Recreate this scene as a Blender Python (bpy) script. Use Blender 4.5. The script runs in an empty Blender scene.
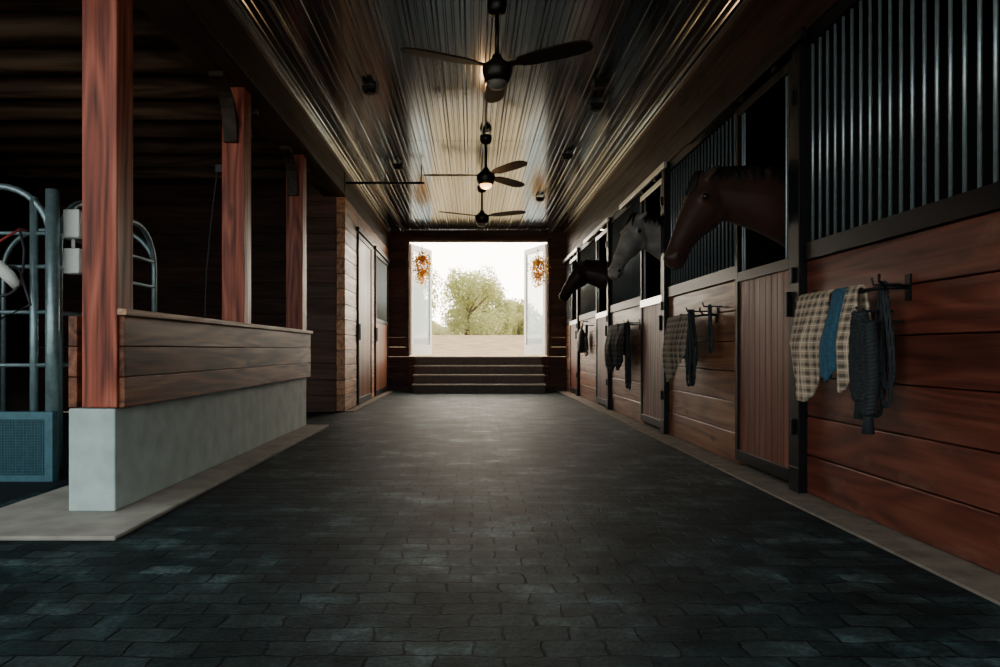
import bpy, math, random
from mathutils import Vector, Matrix
random.seed(7)
SC = bpy.context.scene
COL = SC.collection

# ------------------------------------------------------------------ node helpers
def newmat(name):
    m = bpy.data.materials.new(name); m.use_nodes = True
    nt = m.node_tree; nt.nodes.clear()
    out = nt.nodes.new('ShaderNodeOutputMaterial')
    b = nt.nodes.new('ShaderNodeBsdfPrincipled')
    nt.links.new(b.outputs[0], out.inputs[0])
    return m, nt, b
def N(nt, t, **kw):
    n = nt.nodes.new(t)
    for k, v in kw.items():
        setattr(n, k, v)
    return n
def L(nt, a, b): nt.links.new(a, b)
def ramp(nt, fac, stops):
    r = N(nt, 'ShaderNodeValToRGB')
    els = r.color_ramp.elements
    while len(els) < len(stops): els.new(0.5)
    for e, (p, c) in zip(els, stops):
        e.position = p
        e.color = (c[0], c[1], c[2], 1) if hasattr(c, '__len__') else (c, c, c, 1)
    L(nt, fac, r.inputs[0]); return r.outputs[0]
def math_n(nt, op, a, b=None):
    n = N(nt, 'ShaderNodeMath', operation=op)
    for i, v in enumerate((a, b)):
        if v is None: continue
        if isinstance(v, (int, float)): n.inputs[i].default_value = v
        else: L(nt, v, n.inputs[i])
    return n.outputs[0]
def mix(nt, fac, a, b, mode='MIX'):
    n = N(nt, 'ShaderNodeMix', data_type='RGBA', blend_type=mode)
    for i, v in ((0, fac), (6, a), (7, b)):
        if isinstance(v, (int, float)): n.inputs[i].default_value = v
        elif hasattr(v, '__len__'): n.inputs[i].default_value = (v[0], v[1], v[2], 1)
        else: L(nt, v, n.inputs[i])
    return n.outputs[2]
def objco(nt, scale=(1, 1, 1), rnd=0.0):
    tc = N(nt, 'ShaderNodeTexCoord')
    mp = N(nt, 'ShaderNodeMapping'); mp.inputs['Scale'].default_value = scale
    if rnd:
        at = N(nt, 'ShaderNodeAttribute', attribute_name='rnd')
        vm = N(nt, 'ShaderNodeVectorMath', operation='SCALE'); vm.inputs[0].default_value = (13.1, 7.7, 19.3)
        L(nt, at.outputs['Fac'], vm.inputs['Scale'])
        va = N(nt, 'ShaderNodeVectorMath', operation='ADD')
        L(nt, tc.outputs['Object'], va.inputs[0]); L(nt, vm.outputs[0], va.inputs[1])
        L(nt, va.outputs[0], mp.inputs[0])
    else:
        L(nt, tc.outputs['Object'], mp.inputs[0])
    return mp.outputs[0]
def noise(nt, vec, scale, detail=4, rough=.55, dist=0):
    n = N(nt, 'ShaderNodeTexNoise'); L(nt, vec, n.inputs['Vector'])
    n.inputs['Scale'].default_value = scale; n.inputs['Detail'].default_value = detail
    n.inputs['Roughness'].default_value = rough; n.inputs['Distortion'].default_value = dist
    return n.outputs['Fac']
def bump(nt, b, h, strength=.3, dist=.01):
    n = N(nt, 'ShaderNodeBump'); n.inputs['Strength'].default_value = strength
    n.inputs['Distance'].default_value = dist
    L(nt, h, n.inputs['Height']); L(nt, n.outputs[0], b.inputs['Normal'])
def simple(name, col, rough=.5, metal=0, nscale=30, var=.25, bmp=.0, spec=.5):
    m, nt, b = newmat(name)
    f = noise(nt, objco(nt), nscale, 4)
    c = ramp(nt, f, [(.3, [x * (1 - var) for x in col]), (.7, [min(1, x * (1 + var)) for x in col])])
    L(nt, c, b.inputs['Base Color']); b.inputs['Roughness'].default_value = rough
    b.inputs['Metallic'].default_value = metal; b.inputs['Specular IOR Level'].default_value = spec
    if bmp: bump(nt, b, f, bmp, .005)
    return m
def thin(name, a, bb, ns=1.2, tr=.5):
    m, nt, b = newmat(name)
    f = noise(nt, objco(nt), ns, 3); c = ramp(nt, f, [(.3, a), (.7, bb)])
    L(nt, c, b.inputs['Base Color']); b.inputs['Roughness'].default_value = .8; b.inputs['Specular IOR Level'].default_value = .2
    t = N(nt, 'ShaderNodeBsdfTranslucent'); L(nt, c, t.inputs[0])
    mx = N(nt, 'ShaderNodeMixShader'); mx.inputs[0].default_value = tr
    out = [n for n in nt.nodes if n.type == 'OUTPUT_MATERIAL'][0]
    L(nt, b.outputs[0], mx.inputs[1]); L(nt, t.outputs[0], mx.inputs[2]); L(nt, mx.outputs[0], out.inputs[0])
    return m
def wood(name, axis, dark, mid, light, rough=.5, knots=True, gr=1.0, lo=.7, hi=1.2, spec=.35, wear=None):
    m, nt, b = newmat(name)
    s = [9 * gr] * 3; s[axis] = .45 * gr
    v = objco(nt, s, rnd=1)
    n1 = noise(nt, v, 1.3, 7, .62, .35)
    s2 = [70 * gr] * 3; s2[axis] = 1.2 * gr
    v2 = objco(nt, s2, rnd=1)
    n2 = noise(nt, v2, 1.0, 3, .6)
    s4 = [3.0 * gr] * 3; s4[axis] = .30 * gr
    n4 = noise(nt, objco(nt, s4, rnd=1), 1.0, 2, .5)
    rg = math_n(nt, 'ADD', math_n(nt, 'MULTIPLY', math_n(nt, 'SINE', math_n(nt, 'MULTIPLY', n4, 75.0)), .5), .5)
    f = math_n(nt, 'ADD', math_n(nt, 'MULTIPLY', n1, .55), math_n(nt, 'MULTIPLY', rg, .16))
    f = math_n(nt, 'ADD', f, math_n(nt, 'MULTIPLY', n2, .3))
    c = ramp(nt, f, [(.32, dark), (.52, mid), (.76, light)])
    if wear:
        wn = noise(nt, objco(nt, [2.2 if i == axis else 5 for i in range(3)], rnd=1), 1.0, 5, .65)
        c = mix(nt, ramp(nt, wn, [(.56, 0.0), (.72, .6)]), c, wear)
    if knots:
        s3 = [4.6] * 3; s3[axis] = 1.5
        v3 = objco(nt, s3, rnd=1)
        vo = N(nt, 'ShaderNodeTexVoronoi'); L(nt, v3, vo.inputs['Vector']); vo.inputs['Scale'].default_value = 1
        kf = ramp(nt, vo.outputs['Distance'], [(.05, 1.0), (.15, 0.0)])
        c = mix(nt, math_n(nt, 'MULTIPLY', kf, .85), c, [x * .3 for x in dark])
    at = N(nt, 'ShaderNodeAttribute', attribute_name='rnd')
    hs = N(nt, 'ShaderNodeHueSaturation')
    L(nt, math_n(nt, 'ADD', math_n(nt, 'MULTIPLY', at.outputs['Fac'], hi - lo), lo), hs.inputs['Value'])
    L(nt, c, hs.inputs['Color']); L(nt, hs.outputs[0], b.inputs['Base Color'])
    L(nt, ramp(nt, n1, [(.3, rough + .12), (.7, rough - .08)]), b.inputs['Roughness'])
    b.inputs['Specular IOR Level'].default_value = spec
    bump(nt, b, f, .3, .005)
    return m

# ------------------------------------------------------------------ materials
M = {}
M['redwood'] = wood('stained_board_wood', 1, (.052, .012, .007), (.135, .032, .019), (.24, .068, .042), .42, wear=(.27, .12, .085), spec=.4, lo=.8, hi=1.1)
M['gold2'] = wood('lit_aisle_board_wood', 1, (.09, .028, .013), (.25, .095, .045), (.42, .19, .095), .40, spec=.45)  # farther stall boards: warm daylight from the opening put into the colour
M['redwood_v'] = wood('stained_door_wood', 2, (.075, .018, .010), (.165, .045, .025), (.25, .080, .045), .45, knots=False)
M['post'] = wood('post_wood', 2, (.065, .012, .007), (.32, .066, .036), (.60, .19, .12), .45, gr=1.25)
M['bench'] = wood('bench_board_wood', 1, (.035, .012, .007), (.19, .062, .030), (.42, .17, .085), .5)
M['cap'] = wood('bench_cap_wood', 1, (.22, .11, .06), (.42, .23, .14), (.6, .38, .25), .5, knots=False)
M['gold'] = wood('lit_left_room_wood', 1, (.22, .07, .022), (.58, .24, .09), (.80, .42, .19), .40, spec=.5)  # brightened, so the colour carries grazing light from the far opening
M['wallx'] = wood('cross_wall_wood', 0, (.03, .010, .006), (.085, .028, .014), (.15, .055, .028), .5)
M['wallx_shade'] = wood('shaded_bay_rear_wood', 0, (.010, .004, .003), (.030, .011, .007), (.06, .022, .012), .6, spec=.2)  # darker copy of the cross wall wood, bay shade put into the colour
M['beam'] = wood('beam_wood', 1, (.012, .007, .005), (.035, .018, .011), (.07, .035, .02), .55)
M['joist'] = wood('joist_wood', 0, (.03, .018, .012), (.10, .06, .04), (.2, .12, .08), .6)
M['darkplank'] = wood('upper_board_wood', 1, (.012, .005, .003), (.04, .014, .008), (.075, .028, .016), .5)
M['step'] = simple('step_wood', (.10, .075, .065), .5, 0, 20, .3)
M['stepnose'] = simple('step_nosing', (.45, .38, .32), .45, 0, 20, .2)
M['black'] = simple('black_powder_coated_steel', (.006, .006, .007), .42, 0, 40, .2, 0, .22)
M['bar'] = simple('galvanized_bar', (.36, .43, .46), .33, .65, 30, .15)
M['rail'] = simple('door_track_steel', (.75, .74, .72), .3, 1.0, 20, .1)
M['pipe'] = simple('galvanized_pipe', (.24, .34, .37), .35, .6, 20, .2)
M['concrete'] = simple('plinth_concrete', (.50, .61, .59), .75, 0, 7, .16, .25)
M['pad'] = simple('pad_concrete', (.36, .33, .29), .8, 0, 5, .22, .3, .2)
M['curb'] = simple('curb_concrete', (.22, .18, .145), .8, 0, 8, .3, .3, .2)
M['rubber'] = simple('rubber_mat', (.012, .016, .018), .7, 0, 50, .4, .3, .2)
M['bedding'] = simple('stall_bedding', (.04, .03, .02), .95, 0, 40, .5, .6, .1)
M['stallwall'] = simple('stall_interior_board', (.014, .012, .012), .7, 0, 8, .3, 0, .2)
M['white'] = simple('white_paint', (.82, .83, .82), .4, 0, 10, .04)
M['fan'] = simple('fan_dark_metal', (.018, .014, .012), .35, .4, 20, .2)
M['blade'] = simple('fan_blade_wood', (.018, .012, .009), .55, 0, 12, .3, 0, .15)
M['teal'] = simple('blue_grate_panel', (.02, .085, .115), .45, .2, 30, .2)
M['mesh'] = simple('grate_wire', (.05, .14, .18), .4, .3, 30, .2)
M['blackrope'] = simple('black_rope', (.016, .020, .024), .75, 0, 200, .4)
M['strap'] = simple('nylon_strap', (.02, .02, .024), .6, 0, 60, .3)
M['redstrap'] = simple('red_strap', (.32, .03, .03), .6, 0, 60, .2)
M['bluecloth'] = simple('blue_blanket_cloth', (.03, .10, .16), .9, 0, 60, .3)
M['fleece'] = simple('white_fleece', (.75, .75, .72), .95, 0, 90, .15, .5)
M['mane'] = simple('mane_hair', (.010, .008, .007), .6, 0, 80, .4, 0, .3)
M['petal1'] = thin('orange_petals', (.9, .32, .02), (1, .5, .06), 40, .6)
M['petal2'] = thin('yellow_petals', (.95, .62, .05), (1, .8, .15), 40, .6)
M['leaf'] = thin('basket_leaves', (.20, .20, .02), (.4, .36, .06), 40, .6)
M['bark'] = simple('bark', (.22, .17, .12), .9, 0, 10, .3)
M['eye'] = simple('horse_eye', (.01, .006, .004), .08, 0, 10, .1)

# ceiling metal
m, nt, b = newmat('ribbed_metal_ceiling')
f = noise(nt, objco(nt, (5, .15, 1)), 1.0, 3, .6)
f2 = noise(nt, objco(nt, (60, .2, 1)), 1.0, 2, .6)
c = ramp(nt, f, [(.3, (.17, .215, .25)), (.7, (.42, .50, .56))])
L(nt, c, b.inputs['Base Color']); b.inputs['Metallic'].default_value = 1.0
L(nt, ramp(nt, f2, [(.3, .10), (.7, .20)]), b.inputs['Roughness'])
M['ceil'] = m
# pavers
m, nt, b = newmat('rubber_paver_floor')
v = objco(nt)
nz = N(nt, 'ShaderNodeTexNoise'); L(nt, v, nz.inputs['Vector']); nz.inputs['Scale'].default_value = 7; nz.inputs['Detail'].default_value = 3
sub = N(nt, 'ShaderNodeVectorMath', operation='SUBTRACT'); L(nt, nz.outputs['Color'], sub.inputs[0]); sub.inputs[1].default_value = (.5, .5, .5)
sc = N(nt, 'ShaderNodeVectorMath', operation='SCALE'); L(nt, sub.outputs[0], sc.inputs[0]); sc.inputs['Scale'].default_value = .06
ad = N(nt, 'ShaderNodeVectorMath', operation='ADD'); L(nt, v, ad.inputs[0]); L(nt, sc.outputs[0], ad.inputs[1])
br = N(nt, 'ShaderNodeTexBrick'); L(nt, ad.outputs[0], br.inputs['Vector'])
br.inputs['Scale'].default_value = 1; br.inputs['Brick Width'].default_value = .195; br.inputs['Row Height'].default_value = .105
br.inputs['Mortar Size'].default_value = .005; br.inputs['Mortar Smooth'].default_value = .6; br.inputs['Bias'].default_value = -.3
br.inputs['Color1'].default_value = (.012, .025, .028, 1); br.inputs['Color2'].default_value = (.048, .073, .076, 1)
br.inputs['Mortar'].default_value = (.004, .007, .008, 1)
big = noise(nt, v, 2.3, 7, .75)
c = mix(nt, 1.0, br.outputs['Color'], ramp(nt, big, [(.38, .35), (.54, .9), (.68, 3.4)]), 'MULTIPLY')
fine = noise(nt, v, 60, 4, .7)
c = mix(nt, .8, c, ramp(nt, fine, [(.3, .35), (.7, 1.8)]), 'MULTIPLY')
L(nt, c, b.inputs['Base Color'])
L(nt, ramp(nt, big, [(.3, .66), (.7, .52)]), b.inputs['Roughness']); b.inputs['Specular IOR Level'].default_value = .10
hh = math_n(nt, 'ADD', math_n(nt, 'MULTIPLY', br.outputs['Fac'], -1.0), math_n(nt, 'MULTIPLY', fine, .6))
hh = math_n(nt, 'ADD', hh, math_n(nt, 'MULTIPLY', noise(nt, v, 6, 3), 1.2))
bump(nt, b, hh, 1.0, .010)
M['paver'] = m
# plaid
def plaid(name, base, dark, light, p=.085, sw=.38):
    m, nt, b = newmat(name)
    tc = N(nt, 'ShaderNodeTexCoord'); sp = N(nt, 'ShaderNodeSeparateXYZ'); L(nt, tc.outputs['Object'], sp.inputs[0])
    def stripe(o, per, w, ph):
        a = math_n(nt, 'FRACT', math_n(nt, 'ADD', math_n(nt, 'DIVIDE', o, per), ph))
        return math_n(nt, 'LESS_THAN', a, w)
    d = math_n(nt, 'ADD', stripe(sp.outputs['Y'], p, sw, 0), stripe(sp.outputs['Z'], p * .75, sw, 0))
    c = mix(nt, math_n(nt, 'MULTIPLY', d, .45), base, dark)
    l = math_n(nt, 'MAXIMUM', stripe(sp.outputs['Y'], p, .07, .3), stripe(sp.outputs['Z'], p * .75, .09, .3))
    c = mix(nt, math_n(nt, 'MULTIPLY', l, .8), c, light)
    L(nt, c, b.inputs['Base Color']); b.inputs['Roughness'].default_value = .9
    bump(nt, b, noise(nt, objco(nt), 250, 2), .3, .003)
    return m
M['plaid'] = plaid('tan_plaid_cloth', (.50, .36, .25), (.05, .04, .04), (.75, .62, .48), .06, .36)
M['plaid2'] = plaid('grey_plaid_cloth', (.26, .19, .14), (.03, .03, .03), (.45, .36, .28), .07, .35)
M['darkcloth'] = plaid('dark_cloth', (.03, .03, .032), (.01, .01, .012), (.08, .08, .08))
def coat(name, a, bcol, sc=4, rough=.42):
    m, nt, b = newmat(name)
    f = noise(nt, objco(nt), sc, 5, .6)
    c = ramp(nt, f, [(.3, a), (.7, bcol)]); L(nt, c, b.inputs['Base Color'])
    b.inputs['Roughness'].default_value = rough; b.inputs['Specular IOR Level'].default_value = .3
    b.inputs['Sheen Weight'].default_value = .1
    bump(nt, b, noise(nt, objco(nt), 150, 2), .15, .002)
    return m
M['bay'] = coat('bay_coat', (.028, .012, .009), (.068, .025, .016))
M['grey'] = coat('grey_coat', (.20, .18, .17), (.48, .43, .40), 9)
M['darkbay'] = coat('dark_bay_coat', (.018, .010, .008), (.04, .02, .014))
# glass
m, nt, b = newmat('door_glass'); b.inputs['Base Color'].default_value = (.6, .85, 1, 1)
b.inputs['Roughness'].default_value = .03; b.inputs['Alpha'].default_value = .4
M['glass'] = m
m, nt, b = newmat('lamp_bowl'); b.inputs['Base Color'].default_value = (1, .8, .5, 1)
b.inputs['Emission Color'].default_value = (1, .5, .15, 1); b.inputs['Emission Strength'].default_value = 5
M['lamp'] = m
M['lampoff'] = simple('lamp_bowl_frosted', (.22, .2, .18), .3, 0, 10, .1)
M['fol'] = thin('hazed_tree_foliage', (.42, .47, .20), (.70, .68, .38), .9, .5)  # outdoor haze put into the pale leaf colour
M['fol2'] = thin('hazed_far_foliage', (.60, .60, .44), (.76, .72, .54), .5, .5)  # paler still, distance haze painted into the leaves
M['field'] = simple('crop_field_straw', (.27, .19, .10), .9, 0, 1.5, .4, 0, .1)
M['yard'] = simple('gravel_yard', (.22, .22, .20), .9, 0, 3, .2)

# ------------------------------------------------------------------ mesh builder
class MB:
    def __init__(s): s.v = []; s.f = []; s.m = []; s.r = []; s.sm = []
    def box(s, x0, x1, y0, y1, z0, z1, mat=0, rnd=None):
        r = random.random() if rnd is None else rnd
        i = len(s.v)
        s.v += [(x, y, z) for z in (z0, z1) for y in (y0, y1) for x in (x0, x1)]
        for q in ((0, 2, 3, 1), (4, 5, 7, 6), (0, 1, 5, 4), (2, 6, 7, 3), (0, 4, 6, 2), (1, 3, 7, 5)):
            s.f.append([i + k for k in q]); s.m.append(mat); s.r.append(r); s.sm.append(False)
    def rings(s, rings, mat=0, cap=True, rnd=None, smooth=True, closed=False):
        r = random.random() if rnd is None else rnd
        i = len(s.v); n = len(rings[0])
        for R in rings: s.v += [tuple(p) for p in R]
        K = len(rings)
        for k in range(K if closed else K - 1):
            k2 = (k + 1) % K
            for j in range(n):
                j2 = (j + 1) % n
                s.f.append([i + k * n + j, i + k * n + j2, i + k2 * n + j2, i + k2 * n + j])
                s.m.append(mat); s.r.append(r); s.sm.append(smooth)
        if cap and not closed:
            s.f.append([i + j for j in reversed(range(n))]); s.m.append(mat); s.r.append(r); s.sm.append(False)
            s.f.append([i + (K - 1) * n + j for j in range(n)]); s.m.append(mat); s.r.append(r); s.sm.append(False)
    def tube(s, pts, rad, mat=0, n=10, closed=False, rnd=None):
        pts = [Vector(p) for p in pts]; K = len(pts); R = []
        ref = None
        for k, p in enumerate(pts):
            if closed: t = pts[(k + 1) % K] - pts[k - 1]
            else: t = pts[min(k + 1, K - 1)] - pts[max(k - 1, 0)]
            if t.length < 1e-9: t = Vector((0, 0, 1))
            t.normalize()
            if ref is None:
                ref = Vector((0, 0, 1)) if abs(t.z) < .9 else Vector((1, 0, 0))
            a = (ref - t * ref.dot(t)).normalized(); ref = a
            bb = t.cross(a)
            rr = rad[k] if hasattr(rad, '__len__') else rad
            R.append([p + (a * math.cos(2 * math.pi * j / n) + bb * math.sin(2 * math.pi * j / n)) * rr for j in range(n)])
        s.rings(R, mat, not closed, rnd, True, closed)
    def lathe(s, c, prof, mat=0, n=24):
        s.rings([[(c[0] + r * math.cos(2 * math.pi * j / n), c[1] + r * math.sin(2 * math.pi * j / n), c[2] + z) for j in range(n)] for r, z in prof], mat)
    def ell(s, c, rx, ry, rz, mat=0, n=12, rot=None):
        R = []
        for k in range(1, 9):
            a = math.pi * k / 9
            ring = []
            for j in range(n):
                p = Vector((rx * math.sin(a) * math.cos(2 * math.pi * j / n), ry * math.sin(a) * math.sin(2 * math.pi * j / n), rz * math.cos(a)))
                if rot: p = rot @ p
                ring.append(Vector(c) + p)
            R.append(ring)
        s.rings(R, mat)
    def leafq(s, p, sz, rn, mat=0, asp=.6):
        u = Vector((rn.gauss(0, 1), rn.gauss(0, 1), rn.gauss(0, 1))).normalized(); t = u.orthogonal().normalized()
        i0 = len(s.v)
        for q in (u * sz, t * sz * asp, -u * sz, -t * sz * asp): s.v.append(tuple(p + q))
        s.f.append([i0, i0 + 1, i0 + 2, i0 + 3]); s.m.append(mat); s.r.append(.5); s.sm.append(False)
    def build(s, name, mats, bevel=0.0, parent=None):
        me = bpy.data.meshes.new(name); me.from_pydata(s.v, [], s.f); 
        for k in mats: me.materials.append(M[k])
        me.polygons.foreach_set('material_index', s.m)
        me.polygons.foreach_set('use_smooth', s.sm)
        at = me.attributes.new('rnd', 'FLOAT', 'FACE'); at.data.foreach_set('value', s.r)
        me.update()
        o = bpy.data.objects.new(name, me); COL.objects.link(o)
        if bevel:
            bm = o.modifiers.new('bevel', 'BEVEL'); bm.width = bevel; bm.segments = 2; bm.limit_method = 'ANGLE'; bm.angle_limit = math.radians(50)
        if parent: o.parent = parent
        return o
def empty(name):
    e = bpy.data.objects.new(name, None); COL.objects.link(e); return e

XR, XL, YF, ZC = 1.955, -1.74, 15.0, 3.35
YB = -1.6
# ------------------------------------------------------------------ floor
b_ = MB()
b_.box(-2.6, XR - .2, YB, YF, -.1, 0, 0)
b_.box(-6, -2.6, YB, 3.2, -.1, 0, 0)
b_.box(-6, -2.6, 3.2, 9.87, -.1, 0.0, 1)
b_.box(XR - .2, XR + .05, YB, YF, -.1, .012, 2)
b_.box(XR + .05, 5.6, YB, YF, -.1, 0.0, 3)
b_.box(XL, XL + .13, 9.87, YF, -.09, .012, 2)
b_.build('floor', ['paver', 'rubber', 'curb', 'bedding'])
b_ = MB(); b_.box(-2.48, -1.585, 3.2, 8.0, 0, .022, 0); b_.build('concrete_footing_pad', ['pad'], .008)

# ------------------------------------------------------------------ ceiling (ribbed metal)
b_ = MB()
prof = []
x = XL
while x < XR - .02:
    for dx, dz in ((0, 0), (.014, -.024), (.036, -.024), (.050, 0), (.085, 0), (.092, -.009), (.102, -.009), (.109, 0), (.146, 0), (.153, -.009), (.163, -.009), (.17, 0), (.2055, 0)):
        if x + dx < XR: prof.append((x + dx, ZC + dz))
    x += .2055
prof.append((XR, ZC))
ys = [YB, 2.0, 5.2, 8.6, 12.0, YF]
for k in range(len(ys) - 1):
    i = len(b_.v); r = random.random()
    for (px, pz) in prof: b_.v.append((px, ys[k], pz - .0015 * (k % 2))); b_.v.append((px, ys[k + 1], pz - .0015 * (k % 2)))
    for j in range(len(prof) - 1):
        b_.f.append([i + 2 * j, i + 2 * j + 1, i + 2 * j + 3, i + 2 * j + 2]); b_.m.append(0); b_.r.append(r); b_.sm.append(False)
b_.box(XL - .3, XR + .2, YB, YF + .2, ZC + .01, ZC + .2, 1)
b_.build('ceiling', ['ceil', 'stallwall'])
b_ = MB()
b_.box(XL + .0, XL + .035, YB, YF, ZC - .05, ZC - .026, 0); b_.box(XR - .035, XR, YB, YF, ZC - .05, ZC - .026, 0)
b_.box(XL + .30, XL + .315, YB, YF, ZC - .035, ZC - .026, 0); b_.box(XR - .30, XR - .285, YB, YF, ZC - .035, ZC - .026, 0)
b_.build('trim_1', ['rail'])

for (px, py) in ((370, 88), (600, 82), (398, 165), (567, 155), (596, 105), (540, 198)):
    Y = 2.47 * 720 / (350 - py); X = (px - 472) * Y / 720
    b_ = MB(); b_.box(X - .07, X + .07, Y - .07, Y + .07, ZC - .06, ZC - .025, 0)
    b_.lathe((X, Y, ZC - .085), [(.045, 0), (.05, .01), (.05, .03)], 0)
    b_.build('ceiling_speaker', ['black'], .005)
b_ = MB()
b_.tube([(XL + .001, 9.95, 3.16), (-.66, 9.95, 3.16)], .018, 0, 8)
b_.tube([(-.70, 9.95, 3.16), (-.70, 9.95, ZC - .026)], .008, 0, 6); b_.tube([(-1.2, 9.95, 3.16), (-1.2, 9.95, ZC - .026)], .008, 0, 6)
b_.build('hanging_conduit', ['black'])

# ------------------------------------------------------------------ right wall / stall fronts
P = 2.95
posts = [4.26 + P * k for k in range(-2, 4)]
wr = MB()
def planks(mb, x0, x1, y0, y1, z0, z1, n, mat=0):
    h = (z1 - z0) / n
    for i in range(n):
        mb.box(x0 + random.uniform(0, .004), x1, y0, y1, z0 + i * h + .003, z0 + (i + 1) * h - .003, mat)
for k, yp in enumerate(posts):
    ys_, ye = yp + 1.005, min(yp + P - .055, YF)
    if ys_ < YF and ye > YB:
        planks(wr, XR, XR + .05, max(ys_, YB), ye, .012, 1.37, 6, 0 if k < 2 else 2)  # farther bays take the lighter boards with painted daylight
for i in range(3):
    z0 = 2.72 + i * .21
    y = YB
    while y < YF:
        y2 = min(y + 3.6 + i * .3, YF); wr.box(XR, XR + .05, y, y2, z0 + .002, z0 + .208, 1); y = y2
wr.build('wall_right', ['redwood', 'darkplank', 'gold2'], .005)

for k, yp in enumerate(posts):
    if yp > YB:
        b_ = MB(); b_.box(XR - .045, XR + .055, yp - .05, yp + .05, .012, 2.715, 0)
        b_.box(XR - .052, XR - .045, yp - .065, yp + .065, .012, .16, 0)
        for z in (.35, 1.25, 2.3): b_.box(XR - .06, XR - .045, yp + .01, yp + .05, z, z + .09, 0)
        b_.build('stall_post', ['black'], .004)
    y0, y1 = max(yp + 1.02, YB), min(yp + P - .055, YF)
    if y1 > YB and y0 < YF:
        b_ = MB()
        b_.box(XR - .02, XR + .05, y0, y1, 1.372, 1.47, 0)
        b_.box(XR - .01, XR + .045, y0, y1, 2.62, 2.70, 0)
        n = int((y1 - y0) / .082)
        for i in range(n):
            y = y0 + .04 + (y1 - y0 - .08) * i / max(1, n - 1)
            b_.tube([(XR + .018, y, 1.46), (XR + .018, y, 2.63)], .009, 1, 8)
        b_.box(XR, XR + .04, y0, y0 + .04, 1.47, 2.62, 0); b_.box(XR, XR + .04, y1 - .03, y1, 1.47, 2.62, 0)
        b_.build('stall_grille', ['black', 'bar'], 0)
    y0, y1 = yp + .06, yp + 1.0
    if y1 > YB and y0 < YF - .3:
        b_ = MB(); xa, xb = XR - .035, XR + .015
        for a, c in ((y0, y0 + .05), (y1 - .05, y1)): b_.box(xa, xb, a, c, .05, 2.6, 0)
        b_.box(xa, xb, y0 + .05, y1 - .05, .05, .13, 0); b_.box(xa, xb, y0 + .05, y1 - .05, 1.34, 1.41, 0); b_.box(xa, xb, y0 + .05, y1 - .05, 2.54, 2.6, 0)
        if k > 2: b_.box(xa - .006, xa, y0 + .01, y1 - .01, 1.33, 1.41, 3); b_.box(xa - .006, xa, y0 + .01, y1 - .01, 2.53, 2.59, 3)
        n = 9; w = (y1 - y0 - .1) / n
        for i in range(n): b_.box(XR - .022, XR + .005, y0 + .05 + i * w + .0015, y0 + .05 + (i + 1) * w - .0015, .13, 1.34, 1)
        for y in (y0 + .09, y0 + .13, y1 - .13, y1 - .09): b_.tube([(XR - .01, y, 1.41), (XR - .01, y, 2.54)], .008, 2, 8)
        b_.box(xa - .03, xa, y0 + .005, y0 + .04, 1.05, 1.2, 0)
        b_.build('stall_door', ['black', 'redwood_v', 'bar', 'rail'], .003)
        b_ = MB(); b_.box(XR - .075, XR - .046, yp - .15, min(yp + 2.0, YF - .05), 2.64, 2.70, 0)
        b_.box(XR - .044, XR - .022, yp + .055, min(yp + 2.0, YF - .05), 2.67, 2.69, 1)
        for y in (yp + .25, yp + .8): b_.box(XR - .06, XR - .037, y, y + .06, 2.602, 2.64, 1)
        b_.build('sliding_door_track', ['rail' if k > 2 else 'black', 'black'], .003)
b_ = MB()
b_.box(5.6, 5.75, YB, YF + .2, -.01, ZC + .2, 0)
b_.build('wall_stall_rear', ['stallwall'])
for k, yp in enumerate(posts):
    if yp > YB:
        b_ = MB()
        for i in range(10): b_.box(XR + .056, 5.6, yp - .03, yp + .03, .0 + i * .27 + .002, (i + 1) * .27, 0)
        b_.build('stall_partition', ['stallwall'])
b_ = MB(); b_.box(XR + .2, 5.6, YB, YF, ZC + .01, ZC + .2, 0); b_.build('stall_ceiling', ['stallwall'])
b_ = MB(); b_.box(XR + .052, 5.6, YB - .1, YB, -.01, ZC, 0); b_.build('wall_stall_end', ['stallwall'])

# ------------------------------------------------------------------ far wall with opening
b_ = MB(); OX0, OX1, OZ0, OZ1 = -1.31, 1.58, .72, 3.12
def vpl(x0, x1, z0, z1):
    n = max(1, round((z1 - z0) / .2)); h = (z1 - z0) / n
    for i in range(n): b_.box(x0, x1, YF, YF + .2, z0 + i * h, z0 + (i + 1) * h - .004, 0)
vpl(-6, OX0, -.1, ZC); vpl(OX1, 5.6, -.1, ZC); vpl(OX0, OX1, OZ1, ZC); vpl(OX0, OX1, -.1, OZ0)
b_.build('wall_far', ['wallx'], .003)
b_ = MB()
b_.box(OX0 - .07, OX0, YF - .02, YF + .21, OZ0, OZ1 + .07, 0); b_.box(OX1, OX1 + .07, YF - .02, YF + .21, OZ0, OZ1 + .07, 0)
b_.box(OX0, OX1, YF - .02, YF + .21, OZ1, OZ1 + .07, 0)
b_.build('trim_2', ['wallx'], .004)
b_ = MB()
for k in range(4):
    y0 = 14.12 + .23 * k
    b_.box(-1.16, 1.43, y0, YF - .022, .18 * k, .18 * (k + 1) - .03, 0)
    b_.box(-1.18, 1.45, y0 - .02, YF - .022, .18 * (k + 1) - .03, .18 * (k + 1), 1)
b_.build('entry_steps', ['step', 'stepnose'], .004)
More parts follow.
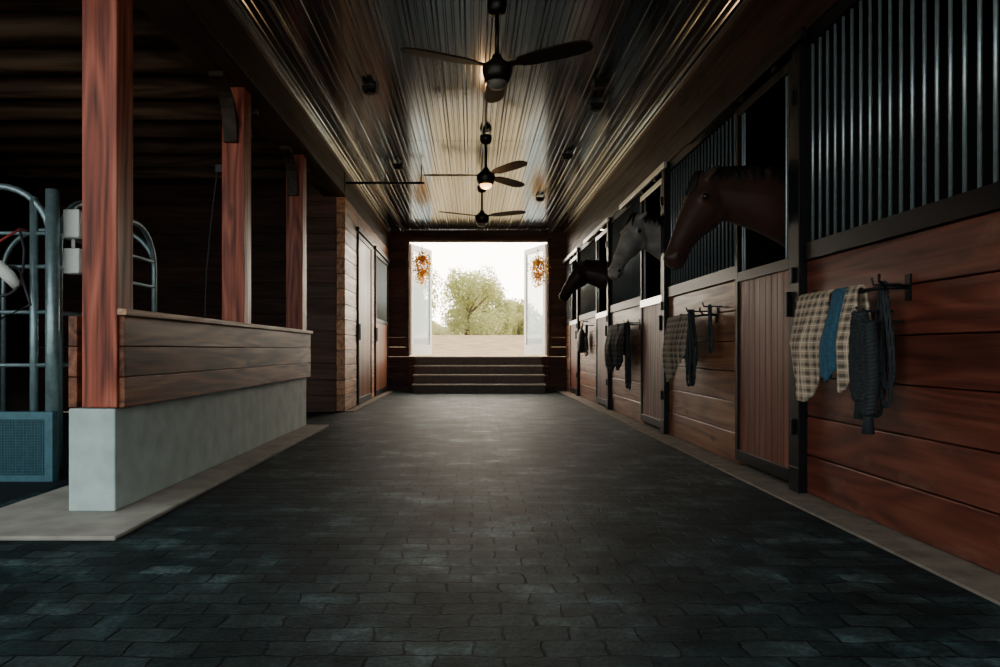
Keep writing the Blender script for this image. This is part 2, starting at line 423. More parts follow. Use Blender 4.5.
for side in (-1, 1):
    hx = OX0 if side < 0 else OX1
    th = math.radians(70)
    d = Vector((-side * math.cos(th), math.sin(th), 0)); nn = Vector((side * math.sin(th), math.cos(th), 0)).normalized()
    Wd = 1.12
    b_ = MB()
    def slab(u0, u1, z0, z1, t, mat):
        i = len(b_.v)
        o = Vector((hx, YF + .22, 0)); 
        for z in (z0, z1):
            for tt in (-t, t):
                for u in (u0, u1): b_.v.append(tuple(o + d * u + nn * tt + Vector((0, 0, z))))
        for q in ((0, 2, 3, 1), (4, 5, 7, 6), (0, 1, 5, 4), (2, 6, 7, 3), (0, 4, 6, 2), (1, 3, 7, 5)):
            b_.f.append([i + j for j in q]); b_.m.append(mat); b_.r.append(.5); b_.sm.append(False)
    z0, z1 = OZ0 + .02, OZ1 - .02
    slab(.03, .14, z0, z1, .022, 0); slab(Wd - .11, Wd, z0, z1, .022, 0)
    slab(.14, Wd - .11, z0, z0 + .22, .022, 0); slab(.14, Wd - .11, z1 - .12, z1, .022, 0)
    slab(.14, Wd - .11, z0 + .22, z1 - .12, .004, 1)
    b_.build('door_1' if side < 0 else 'door_2', ['white', 'glass'], 0)

# flower wreaths hung from brackets at the opening
for (px, py) in ((422, 265), (538, 269)):
    Y = 14.8; X = (px - 472) * Y / 720; Z = .85 + (350 - py) * Y / 720
    e = empty('flower_wreath')
    b_ = MB()
    b_.tube([(X, YF - .02, Z + .40), (X, Y + .05, Z + .42), (X, Y, Z + .38), (X, Y, Z + .2)], .008, 0, 6)
    b_.tube([(X + .11 * math.cos(a), Y, Z + .17 * math.sin(a)) for a in [6.283 * j / 24 for j in range(24)]], .012, 1, 8, closed=True)
    b_.build('wreath_ring', ['black', 'bark'], parent=e)
    f_ = MB(); rn = random.Random(int(px))
    for i in range(1300):
        a = rn.uniform(0, 6.283); r = rn.gauss(0, .06)
        c = Vector((X + (.10 + r) * math.cos(a), Y - .03 + rn.gauss(0, .035), Z + (.17 + r) * math.sin(a) * (1.0 if math.sin(a) > 0 else 1.25)))
        f_.leafq(c, rn.uniform(.012, .026), rn, rn.choice((0, 1, 1, 1, 0, 2)), .8)
    for i in range(80):
        c = Vector((X + rn.gauss(0, .05), Y - .02, Z - .25 - rn.uniform(0, .13))); f_.leafq(c, .018, rn, rn.choice((0, 1)), .8)
    f_.build('flowers', ['petal1', 'petal2', 'leaf'], parent=e)

# ------------------------------------------------------------------ left far room wall
b_ = MB()
YW = 9.87
segs = [(YW, 10.88), (12.32, 12.83), (14.72, YF)]
for a, c in segs: planks(b_, XL - .12, XL, a, c, .012, ZC - .4, 14, 0)
planks(b_, XL - .12, XL, 10.88, 12.32, 2.64, ZC - .4, 2, 0); planks(b_, XL - .12, XL, 12.83, 14.72, 2.64, ZC - .4, 2, 0)
b_.box(XL - .12, XL, YW, YF, ZC - .4, ZC, 1)
b_.build('wall_left', ['gold', 'beam'], .004)
b_ = MB()
n = 15
for i in range(n):
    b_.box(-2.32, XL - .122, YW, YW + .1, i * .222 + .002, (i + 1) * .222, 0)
    b_.box(-6, -2.322, YW + .01, YW + .1, i * .222 + .002, (i + 1) * .222, 1)  # bay end of the same wall, in the shaded copy
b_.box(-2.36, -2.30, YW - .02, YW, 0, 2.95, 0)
b_.build('wall_left_room_front', ['wallx', 'wallx_shade'], .004)
def left_door(y0, y1, grill):
    b_ = MB(); xa, xb = XL - .05, XL + .03
    for a, c in ((y0, y0 + .06), (y1 - .06, y1)): b_.box(xa, xb, a, c, .03, 2.62, 0)
    b_.box(xa, xb, y0 + .06, y1 - .06, .03, .12, 0); b_.box(xa, xb, y0 + .06, y1 - .06, 2.55, 2.62, 0)
    zt = 1.35 if grill else 2.55
    n = 10; w = (y1 - y0 - .12) / n
    for i in range(n): b_.box(xa + .01, xb - .015, y0 + .06 + i * w + .001, y0 + .06 + (i + 1) * w - .001, .12, zt, 1)
    if grill:
        b_.box(xa, xb, y0 + .06, y1 - .06, 1.35, 1.42, 0)
        for i in range(18):
            y = y0 + .1 + (y1 - y0 - .2) * i / 17; b_.tube([(XL, y, 1.42), (XL, y, 2.55)], .01, 2, 6)
        b_.box(xa - .02, xa - .01, y0, y1, 1.4, 2.6, 0)
    b_.box(xb, xb + .03, y0 + .02, y0 + .04, 1.0, 1.25, 2)
    b_.box(XL + .002, XL + .05, y0 - .1, y1 + .1, 2.64, 2.7, 0)
    b_.build('tack_room_door', ['black', 'gold2v', 'bar'], .003)
M['gold2v'] = wood('tack_door_wood', 2, (.12, .04, .016), (.28, .10, .045), (.42, .18, .08), .35, knots=False)
left_door(10.885, 12.315, False); left_door(12.835, 14.715, True)
b_ = MB(); b_.box(-6.15, -6, 3.0, YF + .2, -.01, ZC + .2, 0); b_.build('wall_left_bay', ['stallwall'])
b_ = MB()
for i in range(44): b_.box(-6, -2.05, 2.6 + i * .165 + .001, 2.6 + (i + 1) * .165, 3.27, 3.30, 0)
for i in range(12):
    y = 2.75 + i * .6
    b_.tube([(-6, y, 3.17), (-4, y, 3.165), (-2.05, y, 3.17)], .095, 0, 14, rnd=random.random())
b_.box(-6, -2.05, 2.6, YF, ZC, ZC + .2, 1)
b_.build('ceiling_left_bay', ['joist', 'stallwall'], .0)
b_ = MB()
b_.box(-2.04, XL - .003, 2.6, YW - .03, 2.95, ZC, 0, .6)
b_.box(XL - .003, XL + .02, 2.6, YW - .03, 2.95, 3.0, 0, .2); b_.build('header_beam', ['beam'], .006)
for y in (3.68, 5.74, 7.72):
    b_ = MB()
    b_.box(-1.995, -1.815, y, y + .18, .555, 2.948, 0)
    for s in (-1, 1):
        if y < 4: continue
        R = []
        for q in range(9):
            a = q / 8 * math.pi / 2
            cy = y + .09 + s * (.09 + .36 - .36 * math.cos(a)); cz = 2.50 + .44 * math.sin(a)
            t = .04
            ny, nz_ = -math.cos(a) * s * t, math.sin(a) * t * -1
            R.append([(-1.97, cy - ny, cz), (-1.86, cy - ny, cz), (-1.86, cy + ny, cz + nz_), (-1.97, cy + ny, cz + nz_)])
        b_.rings(R, 1, True, .3, False)
    b_.build('timber_post', ['post', 'beam'], .006)
b_ = MB()
b_.box(-2.069, -1.829, 3.69, 7.95, .022, .55, 0)
b_.build('concrete_plinth', ['concrete'], .008)
b_ = MB()
for i in range(3):
    h = (1.025 - .55) / 3
    b_.box(-1.814, -1.785, 3.70, 7.97, .552 + i * h + .002, .552 + (i + 1) * h - .002, 0)
    b_.box(-2.075, -2.03, 3.70, 7.97, .552 + i * h + .002, .552 + (i + 1) * h - .002, 0)
b_.box(-2.03, -1.814, 7.92, 7.97, .552, 1.025, 0)
b_.box(-2.10, -1.815, 3.88, 5.73, 1.029, 1.062, 1); b_.box(-2.10, -1.815, 5.93, 7.71, 1.029, 1.062, 1)
b_.box(-2.10, -1.815, 7.91, 8.0, 1.029, 1.062, 1); b_.box(-1.814, -1.765, 3.68, 8.0, 1.029, 1.062, 1)
b_.build('half_wall_boards', ['bench', 'cap'], .004)
b_ = MB(); pts = []
for i in range(20):
    t = i / 19; pts.append((-2.05 - .10 * math.sin(t * math.pi * .5) , 5.80, 2.3 - 1.25 * t))
b_.tube(pts, .006, 0, 8); b_.box(-2.06, -2.0, 5.78, 5.82, 2.28, 2.34, 0); b_.build('water_hose', ['strap'])

# ------------------------------------------------------------------ treatment stock (galvanized pipes)
e = empty('horse_treatment_stock')
b_ = MB()
X0, X1, Y0, Y1 = -4.1, -2.78, 4.75, 6.3
def arch(p0, p1, zt, rad=.2, zb=.05):
    p0 = Vector(p0); p1 = Vector(p1); d = (p1 - p0).normalized(); pts = [p0 + Vector((0, 0, zb))]
    for q in range(9):
        a = q / 8 * math.pi / 2; pts.append(p0 + d * rad * (1 - math.cos(a)) + Vector((0, 0, zt - rad + rad * math.sin(a))))
    for q in range(9):
        a = math.pi / 2 - q / 8 * math.pi / 2; pts.append(p1 - d * rad * (1 - math.cos(a)) + Vector((0, 0, zt - rad + rad * math.sin(a))))
    pts.append(p1 + Vector((0, 0, zb))); return pts
b_.tube(arch((X1, Y0 + .1, 0), (X1, Y1, 0), 1.9, .35), .022, 0, 12)
b_.tube(arch((X0, Y0, 0), (X1 + .0, Y0, 0), 1.93, .35), .022, 0, 12)
b_.tube(arch((X0, Y1, 0), (X1, Y1, 0), 1.9, .35), .020, 0, 12)
b_.tube([(X1 + .03, Y0 - .03, 0), (X1 + .03, Y0 - .03, 1.90)], .042, 0, 16)
b_.tube([(X1 - .11, Y0, 0), (X1 - .11, Y0, 1.86)], .025, 0, 12)
for z in (.75, 1.1, 1.4, 1.62):
    b_.tube([(X0, Y0, z), (X1, Y0, z)], .014, 0, 10); b_.tube([(X1, Y0, z), (X1, Y1, z)], .014, 0, 10)
for y in (5.2, 5.7): b_.tube([(X1, y, .4), (X1, y, 1.87)], .014, 0, 8)
b_.build('pipe_frame', ['pipe'], parent=e)
b_ = MB()
b_.box(X0, X1 + .05, Y0 - .08, Y0 - .05, .02, .42, 0)
b_.box(X0, X1 + .07, Y0 - .1, Y0 - .03, .40, .45, 1); b_.box(X0, X1 + .07, Y0 - .1, Y0 - .03, .0, .04, 1); b_.box(X1 + .02, X1 + .07, Y0 - .1, Y0 - .03, .04, .40, 1)
for i in range(75): b_.box(X0 + .02 + i * .0178, X0 + .0235 + i * .0178, Y0 - .088, Y0 - .08, .04, .40, 1)
for i in range(20): b_.box(X0 + .02, X1 + .02, Y0 - .092, Y0 - .088, .05 + i * .0178, .0535 + i * .0178, 1)
b_.build('grate_panel', ['teal', 'mesh'], parent=e)
b_ = MB()
b_.box(X1 + .05, X1 + .16, 4.80, 4.88, 1.60, 1.79, 0); b_.box(X1 + .05, X1 + .16, 4.80, 4.88, 1.36, 1.53, 0)
b_.tube([(X1 + .10, 4.84, 1.53), (X1 + .10, 4.84, 1.60)], .012, 0, 8); b_.tube([(X1, 4.84, 1.62), (X1 + .06, 4.84, 1.62)], .012, 0, 8); b_.tube([(X1, 4.84, 1.40), (X1 + .06, 4.84, 1.40)], .012, 0, 8)
b_.build('control_box', ['white'], .01, parent=e)

e = empty('fleece_halter')
b_ = MB()
def loop(c, ry, rz, n=20, ph=0, tilt=0):
    return [(c[0] + ry * math.cos(a), c[1] + tilt * math.sin(a), c[2] + rz * math.sin(a)) for a in [2 * math.pi * i / n + ph for i in range(n)]]
cx, cy, cz = -2.98, 4.60, 1.34
b_.tube([(cx - .1, cy, cz + .05), (cx - .03, cy - .03, cz + .045), (cx + .04, cy - .03, cz - .02), (cx + .08, cy, cz - .09)], [.03, .042, .042, .03], 0, 8)
b_.tube(loop((cx, cy, cz - .05), .10, .10, tilt=.05), .009, 2, 8, closed=True)
b_.tube([(cx - .12, cy, cz + .02), (cx - .08, cy, cz + .18), (cx + .06, cy + .05, 1.63)], .009, 1, 6)
b_.tube([(cx + .11, cy, cz), (cx + .12, cy, cz + .15), (cx + .06, cy + .05, 1.63)], .009, 2, 6)
b_.tube([(cx + .1, cy, cz - .02), (cx + .16, cy, cz - .2), (cx - .05, cy, cz - .3), (cx - .1, cy, cz - .05)], .01, 2, 6)
b_.tube([(cx + .06, cy + .05, 1.63), (cx + .06, 4.735, 1.632)], .008, 1, 6)
b_.build('halter_straps', ['fleece', 'redstrap', 'strap'], parent=e)

# ------------------------------------------------------------------ ceiling fans
def fan(X, Y, zh, angs, lit):
    e = empty('ceiling_fan')
    b_ = MB()
    b_.lathe((X, Y, ZC - .13), [(.03, 0), (.06, .02), (.07, .06), (.07, .102)], 0)
    b_.tube([(X, Y, zh + .1), (X, Y, ZC - .12)], .016, 0, 10)
    b_.lathe((X, Y, zh), [(.06, -.075), (.085, -.07), (.10, -.03), (.105, .0), (.105, .035), (.08, .06), (.045, .085), (.03, .12)], 0)
    b_.build('motor', ['fan'], parent=e)
    b_ = MB(); b_.lathe((X, Y, zh - .125), [(.015, 0), (.045, .01), (.066, .03), (.07, .052)], 0); b_.build('lamp_bowl', ['lamp' if lit else 'lampoff'], parent=e)
    for i, a in enumerate(angs):
        a = math.radians(a); d = Vector((math.cos(a), math.sin(a), 0)); l = Vector((-math.sin(a), math.cos(a), 0))
        b_ = MB(); R = []
        for t, w in ((.08, .025), (.16, .024), (.19, .052), (.28, .068), (.5, .078), (.62, .074), (.69, .055), (.72, .02)):
            c = Vector((X, Y, zh + .035)) + d * t
            up = Vector((0, 0, math.sin(math.radians(9)))); lw = (l * math.cos(math.radians(9)) - up)
            R.append([c + lw * w + Vector((0, 0, .006)), c - lw * w + Vector((0, 0, .006)), c - lw * w - Vector((0, 0, .006)), c + lw * w - Vector((0, 0, .006))])
        b_.rings(R, 0, True, .5, False); b_.build('blade_%d' % (i + 1), ['blade'], parent=e)
fan(.177, 5.1, 2.82, (90, 205, 328), False)
fan(.16, 8.3, 2.83, (180, 305, 50), True)
fan(.15, 10.85, 2.83, (90, 210, 330), False)
pl = bpy.data.lights.new('fan_lamp', 'POINT'); pl.energy = 6; pl.color = (1, .5, .2); pl.shadow_soft_size = .06
po = bpy.data.objects.new('fan_lamp', pl); po.location = (.16, 8.3, 2.64); COL.objects.link(po)

# ------------------------------------------------------------------ blankets, racks, ropes
def drape(name, mat, x, y0, y1, zt, lf, lb, amp=.012, tilt=0, rag=.06, seed=0, thick=.014):
    rn = random.Random(seed); b_ = MB(); NU, NV = 26, 34; ph = rn.uniform(0, 6)
    V = []
    for u in range(NU + 1):
        y = y0 + (y1 - y0) * u / NU; uu = u / NU
        lfu = lf * (1 - rag * 3.0 * abs(2 * uu - 1) ** 2.5) * (1 - tilt * (1 - uu)); lbu = lb
        row = []
        for v in range(NV + 1):
            s = -lbu + (lfu + lbu) * v / NV
            r = .024
            if s < -r * 1.57: px, pz = x + r, zt - (-s - r * 1.57)
            elif s > r * 1.57: px, pz = x - r, zt - (s - r * 1.57)
            else: px, pz = x - r * math.sin(s / r), zt + r * math.cos(s / r)
            k = max(0, zt - pz)
            wob = amp * math.sin(uu * 11 + ph + k * 4) * min(1, k * 4) + amp * .6 * math.sin(uu * 23 + ph * 2)* min(1, k * 4)
            bulge = (.02 + .05 * math.sin(uu * math.pi)) * min(1, k * 4) * (1 - .5 * min(1, k * 1.5))
            px += (-abs(wob) - bulge) if s > 0 else 0
            yy = y + .008 * math.sin(k * 9 + ph) + (uu - .5) * .08 * math.sin(min(1, k * 1.6) * 3.14)
            row.append((px, yy, pz))
        V.append(row)
    i0 = len(b_.v)
    for row in V: b_.v += row
    for u in range(NU):
        for v in range(NV):
            a = i0 + u * (NV + 1) + v
            b_.f.append([a, a + 1, a + NV + 2, a + NV + 1]); b_.m.append(0); b_.r.append(.5); b_.sm.append(True)
    o = b_.build(name, [mat]); so = o.modifiers.new('s', 'SOLIDIFY'); so.thickness = thick; so.offset = 0
    return o
def rack(y0, y1, z, x=1.85):
    b_ = MB()
    b_.tube([(XR, y0, z), (x, y0, z), (x, y1, z), (XR, y1, z)], .009, 0, 8)
    for y in (y0, y1): b_.box(XR - .008, XR, y - .02, y + .02, z - .06, z + .06, 0)
    b_.tube([(x, y0, z), (x - .03, y0, z + .03), (x - .03, y0, z + .06)], .007, 0, 8)
    b_.build('blanket_rack', ['black'])
def ropes(name, x, y, z, ln, mats=('blackrope',), n=5, w=.06, seed=1):
    rn = random.Random(seed); b_ = MB()
    for i in range(n):
        yy = y + rn.uniform(-w, w); l = ln * rn.uniform(.7, 1); ww = rn.uniform(.02, .05)
        pts = []
        K = 44
        for q in range(K):
            a = 2 * math.pi * q / K
            s = abs(math.sin(a / 2)) ** .8
            c = Vector((x - .004 * i + .01 * math.sin(a * 2), yy * (s) + y * (1 - s) + ww * math.sin(a), z - l * (1 - math.cos(a)) / 2))
            pts.append(c)
        for st in range(2):
            pp = [p + Vector((math.cos(q * 1.4 + st * 3.14) * .004, math.sin(q * 1.4 + st * 3.14) * .004, 0)) for q, p in enumerate(pts)]
            b_.tube(pp, .0065, i % len(mats), 6, closed=True)
    b_.tube([(XR - .001, y, z - .01), (x, y, z - .012), (x - .05, y, z - .012), (x - .06, y, z + .02)], .006, 0, 6)
    return b_.build(name, list(mats))
def braid(name, x, y, zt, zb, r=.028, lean=0):
    b_ = MB()
    for st in range(3):
        pts = [(x + r * .6 * math.sin(2 * q * .4 + st * 4.19), y + lean * math.sin(q / 120 * 3) + r * (1 + .35 * math.sin(q / 120 * 3.14)) * math.sin(q * .4 + st * 2.09), zt + (zb - zt) * q / 120) for q in range(121)]
        b_.tube(pts, r * .58, 0, 8)
    yb = y + lean * math.sin(3)
    b_.tube([(x, yb, zb + .01), (x, yb, zb - .02), (x, yb, zb - .09)], [r * 1.0, r * .8, r * 1.1], 0, 8)
    b_.tube([(XR - .001, y, zt + .01), (x, y, zt + .01), (x - .02, y, zt + .03)], .006, 0, 6)
    return b_.build(name, ['blackrope'])
rack(3.22, 4.10, 1.13)
drape('plaid_horse_blanket', 'plaid', 1.85, 3.68, 4.02, 1.13, .60, .4, .016, .02, .18, 3)
drape('blue_saddle_pad', 'bluecloth', 1.85, 3.53, 3.645, 1.13, .50, .3, .014, .1, .1, 5)
drape('plaid_saddle_pad', 'plaid', 1.85, 3.41, 3.50, 1.13, .55, .3, .012, .1, .14, 8)
braid('braided_lead_rope', 1.80, 3.34, 1.02, .62, .027, .015); braid('braided_lead_rope', 1.795, 3.265, .97, .56, .027, -.015)
ropes('rope_halter', 1.885, 3.29, 1.16, .66, n=5, w=.06, seed=4)
rack(5.75, 6.75, 1.13)
drape('plaid_horse_blanket', 'plaid2', 1.85, 6.30, 6.70, 1.13, .62, .4, .014, .05, .14, 9)
drape('plaid_saddle_pad', 'plaid2', 1.85, 6.08, 6.26, 1.13, .45, .3, .014, .05, .10, 19)
ropes('rope_halter', 1.83, 5.95, 1.18, .66, n=10, w=.10, seed=6)
ropes('rope_halter', 1.86, 5.62, 1.20, .42, n=3, w=.04, seed=16)
rack(8.4, 9.7, 1.15)
drape('dark_horse_blanket', 'darkcloth', 1.85, 8.98, 9.6, 1.15, .66, .4, .02, .05, .1, 11)
drape('dark_saddle_pad', 'darkcloth', 1.85, 8.6, 8.90, 1.15, .6, .4, .02, .05, .1, 12)
ropes('rope_halter', 1.84, 8.45, 1.18, .80, n=7, w=.08, seed=8)
ropes('rope_halter', 1.84, 11.5, 1.25, .6, n=5, w=.08, seed=9)
b_ = MB(); Yb = 12.1; 
b_.rings([[(1.84 + .07 * r * math.cos(a), Yb + .18 * r * math.sin(a), z) for a in [6.283 * j / 16 for j in range(16)]] for z, r in ((.80, .5), (.83, .9), (.95, 1.1), (1.1, 1.0), (1.18, .55), (1.21, .3))], 0)
b_.tube([(1.84, Yb - .05, 1.19), (1.87, Yb, 1.33), (1.84, Yb + .05, 1.19)], .008, 0, 6); b_.tube([(XR, Yb, 1.33), (1.86, Yb, 1.33)], .007, 0, 6)
b_.build('feed_bag', ['strap'])

# ------------------------------------------------------------------ horses
def horse(mat, poll, muz, base, seed=0, ear=.13):
    poll, muz, base = Vector(poll), Vector(muz), Vector(base)
    e = empty('horse')
    b_ = MB(); NR = 20
    d = (muz - poll); Lh = d.length; d.normalize()
    lat = d.cross(Vector((0, 0, 1))).normalized()
    n = lat.cross(d).normalized()
    if n.dot(base - poll) < 0: n = -n
    prof = [(-.06, .05, .045), (-.02, .085, .07), (.08, .118, .092), (.2, .142, .105), (.32, .150, .108), (.42, .138, .095), (.52, .115, .080), (.62, .098, .068), (.72, .086, .060), (.82, .082, .058), (.90, .082, .060), (.96, .070, .056), (1.0, .050, .042), (1.02, .022, .02)]
    R = []
    for t, a, bb in prof:
        fo = .012 * math.sin(min(1, max(0, t)) * 3.14) + (0.02 * max(0, (t - .88) / .14))
        c = poll + d * (Lh * t) + n * (a - fo + (0.045 if t > .99 else 0) + (.02 if t < 0 else 0))
        R.append([c + n * (a * math.cos(q)) + lat * (bb * math.sin(q) * (1 - .22 * max(0, math.cos(q)) )) for q in [2 * math.pi * j / NR for j in range(NR)]])
    b_.rings(R, 0)
    for s in (-1, 1):
        b_.ell(poll + d * Lh * .24 + n * .05 + lat * s * .082, .035, .035, .035, 0)
        b_.ell(poll + d * Lh * .90 + n * .045 + lat * s * .045, .028, .028, .028, 0)
        b_.ell(poll + d * Lh * .28 + n * .19 + lat * s * .05, .08, .05, .08, 0)
    b_.ell(muz + n * .115 - d * .03, .036, .036, .032, 0)
    J = poll + n * .13 + d * .07
    C1 = base + Vector((-.35, (poll.y - base.y) * .2, .42))
    C2 = J + (base - J) * .25 + Vector((0, 0, .10))
    R = []; pts = []
    for q in range(13):
        t = q / 12
        pts.append(((1 - t) ** 3) * base + 3 * ((1 - t) ** 2) * t * C1 + 3 * (1 - t) * t * t * C2 + t ** 3 * J)
    crest = []
    for q, p in enumerate(pts):
        t = q / 12
        tg = (pts[min(q + 1, 12)] - pts[max(q - 1, 0)]).normalized()
        l2 = tg.cross(Vector((0, 0, 1))).normalized(); u2 = l2.cross(tg).normalized()
        dep = .36 * (1 - t) ** 1.2 + .155 * (1 - (1 - t) ** 1.2); la = .19 * (1 - t) + .09 * t
        R.append([p + u2 * dep * math.cos(a) + l2 * la * math.sin(a) * (1 - .25 * max(0, math.cos(a))) for a in [2 * math.pi * j / NR for j in range(NR)]])
        crest.append((p + u2 * dep * .97, u2, l2, tg))
    b_.rings(R, 0)
    R = []
    for dx, zc, a, bb in ((-.14, 1.33, .12, .1), (-.08, 1.32, .24, .18), (.1, 1.30, .32, .25), (.4, 1.29, .33, .28), (.8, 1.25, .33, .31), (1.15, 1.27, .31, .31), (1.4, 1.32, .29, .28), (1.6, 1.30, .24, .22), (1.7, 1.26, .12, .12)):
        R.append([Vector((base.x + dx, base.y + bb * math.sin(q), zc + a * math.cos(q))) for q in [2 * math.pi * j / NR for j in range(NR)]])
    b_.rings(R, 0)
    for s in (-1, 1):
        y = base.y + s * .15
        x = base.x + .1
        b_.tube([(x, y, 1.2), (x, y, .95), (x - .01, y, .75), (x, y, .52), (x, y, .47), (x, y, .25), (x - .01, y, .16), (x - .03, y, .08), (x - .05, y, .02)],
                [.15, .12, .075, .06, .055, .036, .042, .05, .062], 0, 12)
        x = base.x + 1.45
        b_.tube([(x, y, 1.25), (x - .06, y, 1.0), (x - .03, y, .8), (x + .12, y, .58), (x + .14, y, .5), (x + .1, y, .28), (x + .08, y, .16), (x + .06, y, .08), (x + .04, y, .02)],
                [.22, .17, .11, .065, .06, .038, .043, .05, .062], 0, 12)
    for s in (-1, 1):
        o = poll + n * .04 + d * .015 + lat * s * .055
        up = (-d * .9 + lat * s * .22 + n * .25).normalized()
        R = []
        for t, w in ((-.15, .03), (.1, .036), (.4, .040), (.7, .027), (.92, .011), (1.0, .004)):
            c = o + up * (ear * t)
            R.append([c + lat * w * math.cos(q) + n * w * .55 * math.sin(q) for q in [2 * math.pi * j / 10 for j in range(10)]])
        b_.rings(R, 0)
    o = b_.build('body', [mat], parent=e)
    rm = o.modifiers.new('r', 'REMESH'); rm.mode = 'VOXEL'; rm.voxel_size = .012; rm.use_smooth_shade = True
    sm = o.modifiers.new('s', 'SMOOTH'); sm.factor = .6; sm.iterations = 5
    b_ = MB()
    for s in (-1, 1):
        b_.ell(poll + d * Lh * .25 + n * .048 + lat * s * .103, .021, .021, .021, 0)
    b_.build('eyes', ['eye'], parent=e)
    b_ = MB()
    for s in (-1, 1):
        b_.ell(poll + d * Lh * .925 + n * .045 + lat * s * .066, .012, .012, .018, 0)
        b_.tube([muz + n * .10 + lat * s * .01 + d * .008, muz + n * .105 + lat * s * .045 - d * .03, muz + n * .112 + lat * s * .053 - d * .09], .005, 0, 6)
    b_.build('nostrils_mouth', ['mane'], parent=e)
    rn = random.Random(seed); b_ = MB()
    for q in range(150):
        t = q / 149 * 11.9; k = int(t); f = t - k
        c = crest[k][0].lerp(crest[k + 1][0], f); u2, l2, tg = crest[k][1:]
        for s in (rn.choice((-1, 1)), 1):
            ln = rn.uniform(.06, .15)
            b_.tube([c - u2 * .01, c + u2 * .010 + l2 * s * .03, c + l2 * s * (.060 + .05 * (1 - t / 12)) - u2 * ln * .4, c + l2 * s * (.080 + .07 * (1 - t / 12)) - u2 * ln + tg * rn.uniform(-.02, .02)], [.010, .010, .007, .002], 0, 5)
    for q in range(16):
        s = rn.uniform(-1, 1); ln = rn.uniform(.1, .2)
        o_ = poll + n * .0 - d * .02
        b_.tube([o_ + lat * s * .02, o_ - n * .015 + d * .04 + lat * s * .03, o_ - n * .006 + d * ln + lat * s * .045], [.01, .009, .002], 0, 5)
    b_.tube([(base.x + 1.68, base.y, 1.4), (base.x + 1.8, base.y, 1.3), (base.x + 1.83, base.y, .9), (base.x + 1.8, base.y, .5)], [.04, .06, .07, .02], 0, 10)
    b_.build('mane_tail', ['mane'], parent=e)
horse('bay', (1.48, 4.72, 2.00), (1.23, 4.62, 1.42), (2.68, 4.82, 1.42), 1, .13)
horse('grey', (1.64, 7.30, 2.22), (1.33, 6.96, 1.60), (2.74, 7.72, 1.45), 2, .14)
horse('darkbay', (1.56, 10.6, 2.14), (1.26, 10.5, 1.62), (2.74, 10.6, 1.45), 3)

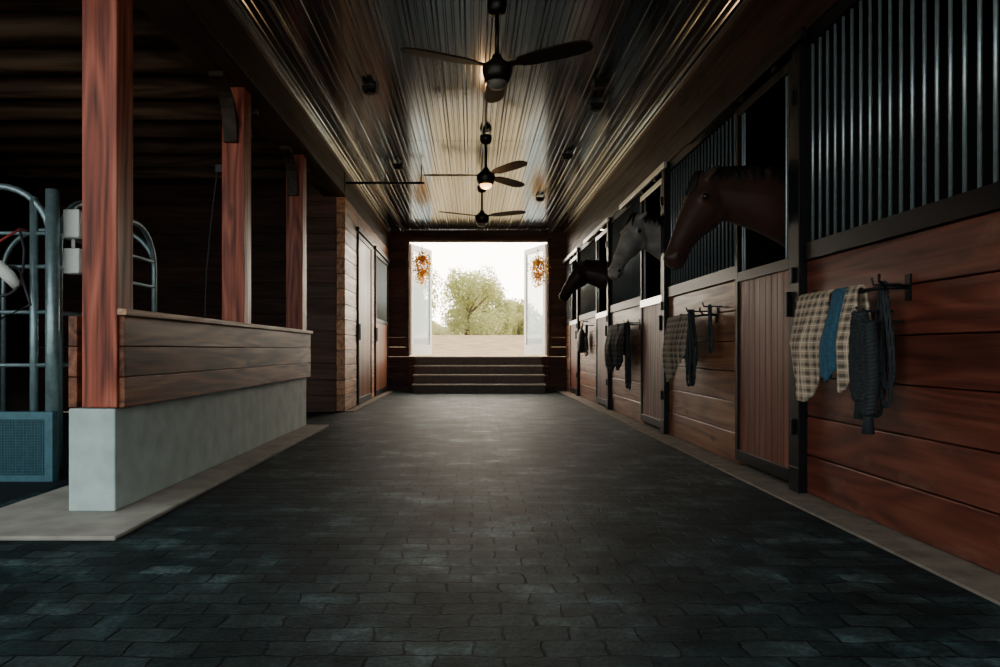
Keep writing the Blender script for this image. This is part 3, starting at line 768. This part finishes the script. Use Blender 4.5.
# ------------------------------------------------------------------ outside
b_ = MB()
NY, NX = 40, 20
def gz(x, y): 
    t = max(0, min(1, (y - 18) / 30)); return .66 + 1.15 * t * t * (3 - 2 * t)
for j in range(NY + 1):
    y = YF + .21 + (160) * (j / NY) ** 2
    for i in range(NX + 1):
        x = -90 + 180 * i / NX; b_.v.append((x, y, gz(x, y)))
for j in range(NY):
    for i in range(NX):
        a = j * (NX + 1) + i; b_.f.append([a, a + 1, a + NX + 2, a + NX + 1]); b_.m.append(0); b_.r.append(.5); b_.sm.append(True)
b_.build('crop_field', ['field'])
b_ = MB(); b_.box(-60, 60, -80, YB - .11, -.15, -.02, 0); b_.box(-60, -6.16, YB - .11, YF + .2, -.15, -.02, 0); b_.build('gravel_yard', ['yard'])
def tree(name, x, y, h, w, mat, nb=14, nl=260, ls=.16, seed=0):
    rn = random.Random(seed); e = empty(name); b_ = MB(); z0 = gz(x, y)
    b_.tube([(x, y, z0), (x + .05, y, z0 + h * .3), (x, y, z0 + h * .7)], [.22, .16, .05], 0, 8)
    for i in range(5):
        a = rn.uniform(0, 6.28); b_.tube([(x, y, z0 + h * .3), (x + math.cos(a) * w * .3, y + math.sin(a) * w * .3, z0 + h * .6)], [.1, .03], 0, 6)
    b_.build('trunk', ['bark'], parent=e)
    f_ = MB()
    for k in range(nb):
        a = rn.uniform(0, 6.28); zz = rn.uniform(.10, .92); rr = w * .5 * rn.uniform(.2, .8) * (1 - .6 * abs(zz - .35))
        c = Vector((x + math.cos(a) * rr, y + math.sin(a) * rr, z0 + h * zz)); br = w * rn.uniform(.10, .2)
        for i in range(nl):
            v = Vector((rn.gauss(0, 1), rn.gauss(0, 1), rn.gauss(0, 1))).normalized() * br * rn.uniform(.5, 1.15)
            p = c + v
            if p.z > z0 + .15: f_.leafq(p, ls * rn.uniform(.6, 1.2), rn)
    f_.build('foliage', [mat], parent=e)
tree('tree', -.35, 52, 4.9, 5.4, 'fol', 44, 260, .10, 2)
tree('tree', 1.3, 60, 4.8, 5.0, 'fol', 38, 240, .12, 14)
tree('tree', 4.2, 66, 3.4, 4.6, 'fol', 30, 220, .12, 4)
tree('tree', -4.5, 56, 5.5, 5, 'fol', 24, 220, .13, 5)
tree('tree', 8.5, 60, 4.5, 5, 'fol', 24, 220, .13, 6)
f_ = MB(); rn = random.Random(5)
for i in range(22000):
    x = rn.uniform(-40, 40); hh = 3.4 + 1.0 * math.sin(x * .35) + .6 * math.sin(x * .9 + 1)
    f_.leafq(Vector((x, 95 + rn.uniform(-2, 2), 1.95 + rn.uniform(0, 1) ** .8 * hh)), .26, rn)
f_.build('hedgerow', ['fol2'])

# ------------------------------------------------------------------ world
w = bpy.data.worlds.new('sky'); SC.world = w; w.use_nodes = True; nt = w.node_tree; nt.nodes.clear()
out = N(nt, 'ShaderNodeOutputWorld'); bg = N(nt, 'ShaderNodeBackground'); L(nt, bg.outputs[0], out.inputs[0])
tc = N(nt, 'ShaderNodeTexCoord'); sp = N(nt, 'ShaderNodeSeparateXYZ'); L(nt, tc.outputs['Generated'], sp.inputs[0])
f = math_n(nt, 'ADD', math_n(nt, 'MULTIPLY', sp.outputs['Y'], .5), .5)
c = ramp(nt, f, [(.0, (.120, .133, .131)), (.45, (.100, .115, .115)), (.75, (.7, .62, .50)), (1.0, (1, .88, .72))])
L(nt, c, bg.inputs['Color']); bg.inputs['Strength'].default_value = 15

# ------------------------------------------------------------------ camera
cam = bpy.data.cameras.new('camera'); co = bpy.data.objects.new('camera', cam); COL.objects.link(co)
co.location = (0, 0, .85); co.rotation_euler = (math.radians(90), 0, 0)
cam.sensor_width = 36; cam.lens = 25.92; cam.shift_x = .028; cam.shift_y = .0165; cam.clip_end = 500
SC.camera = co
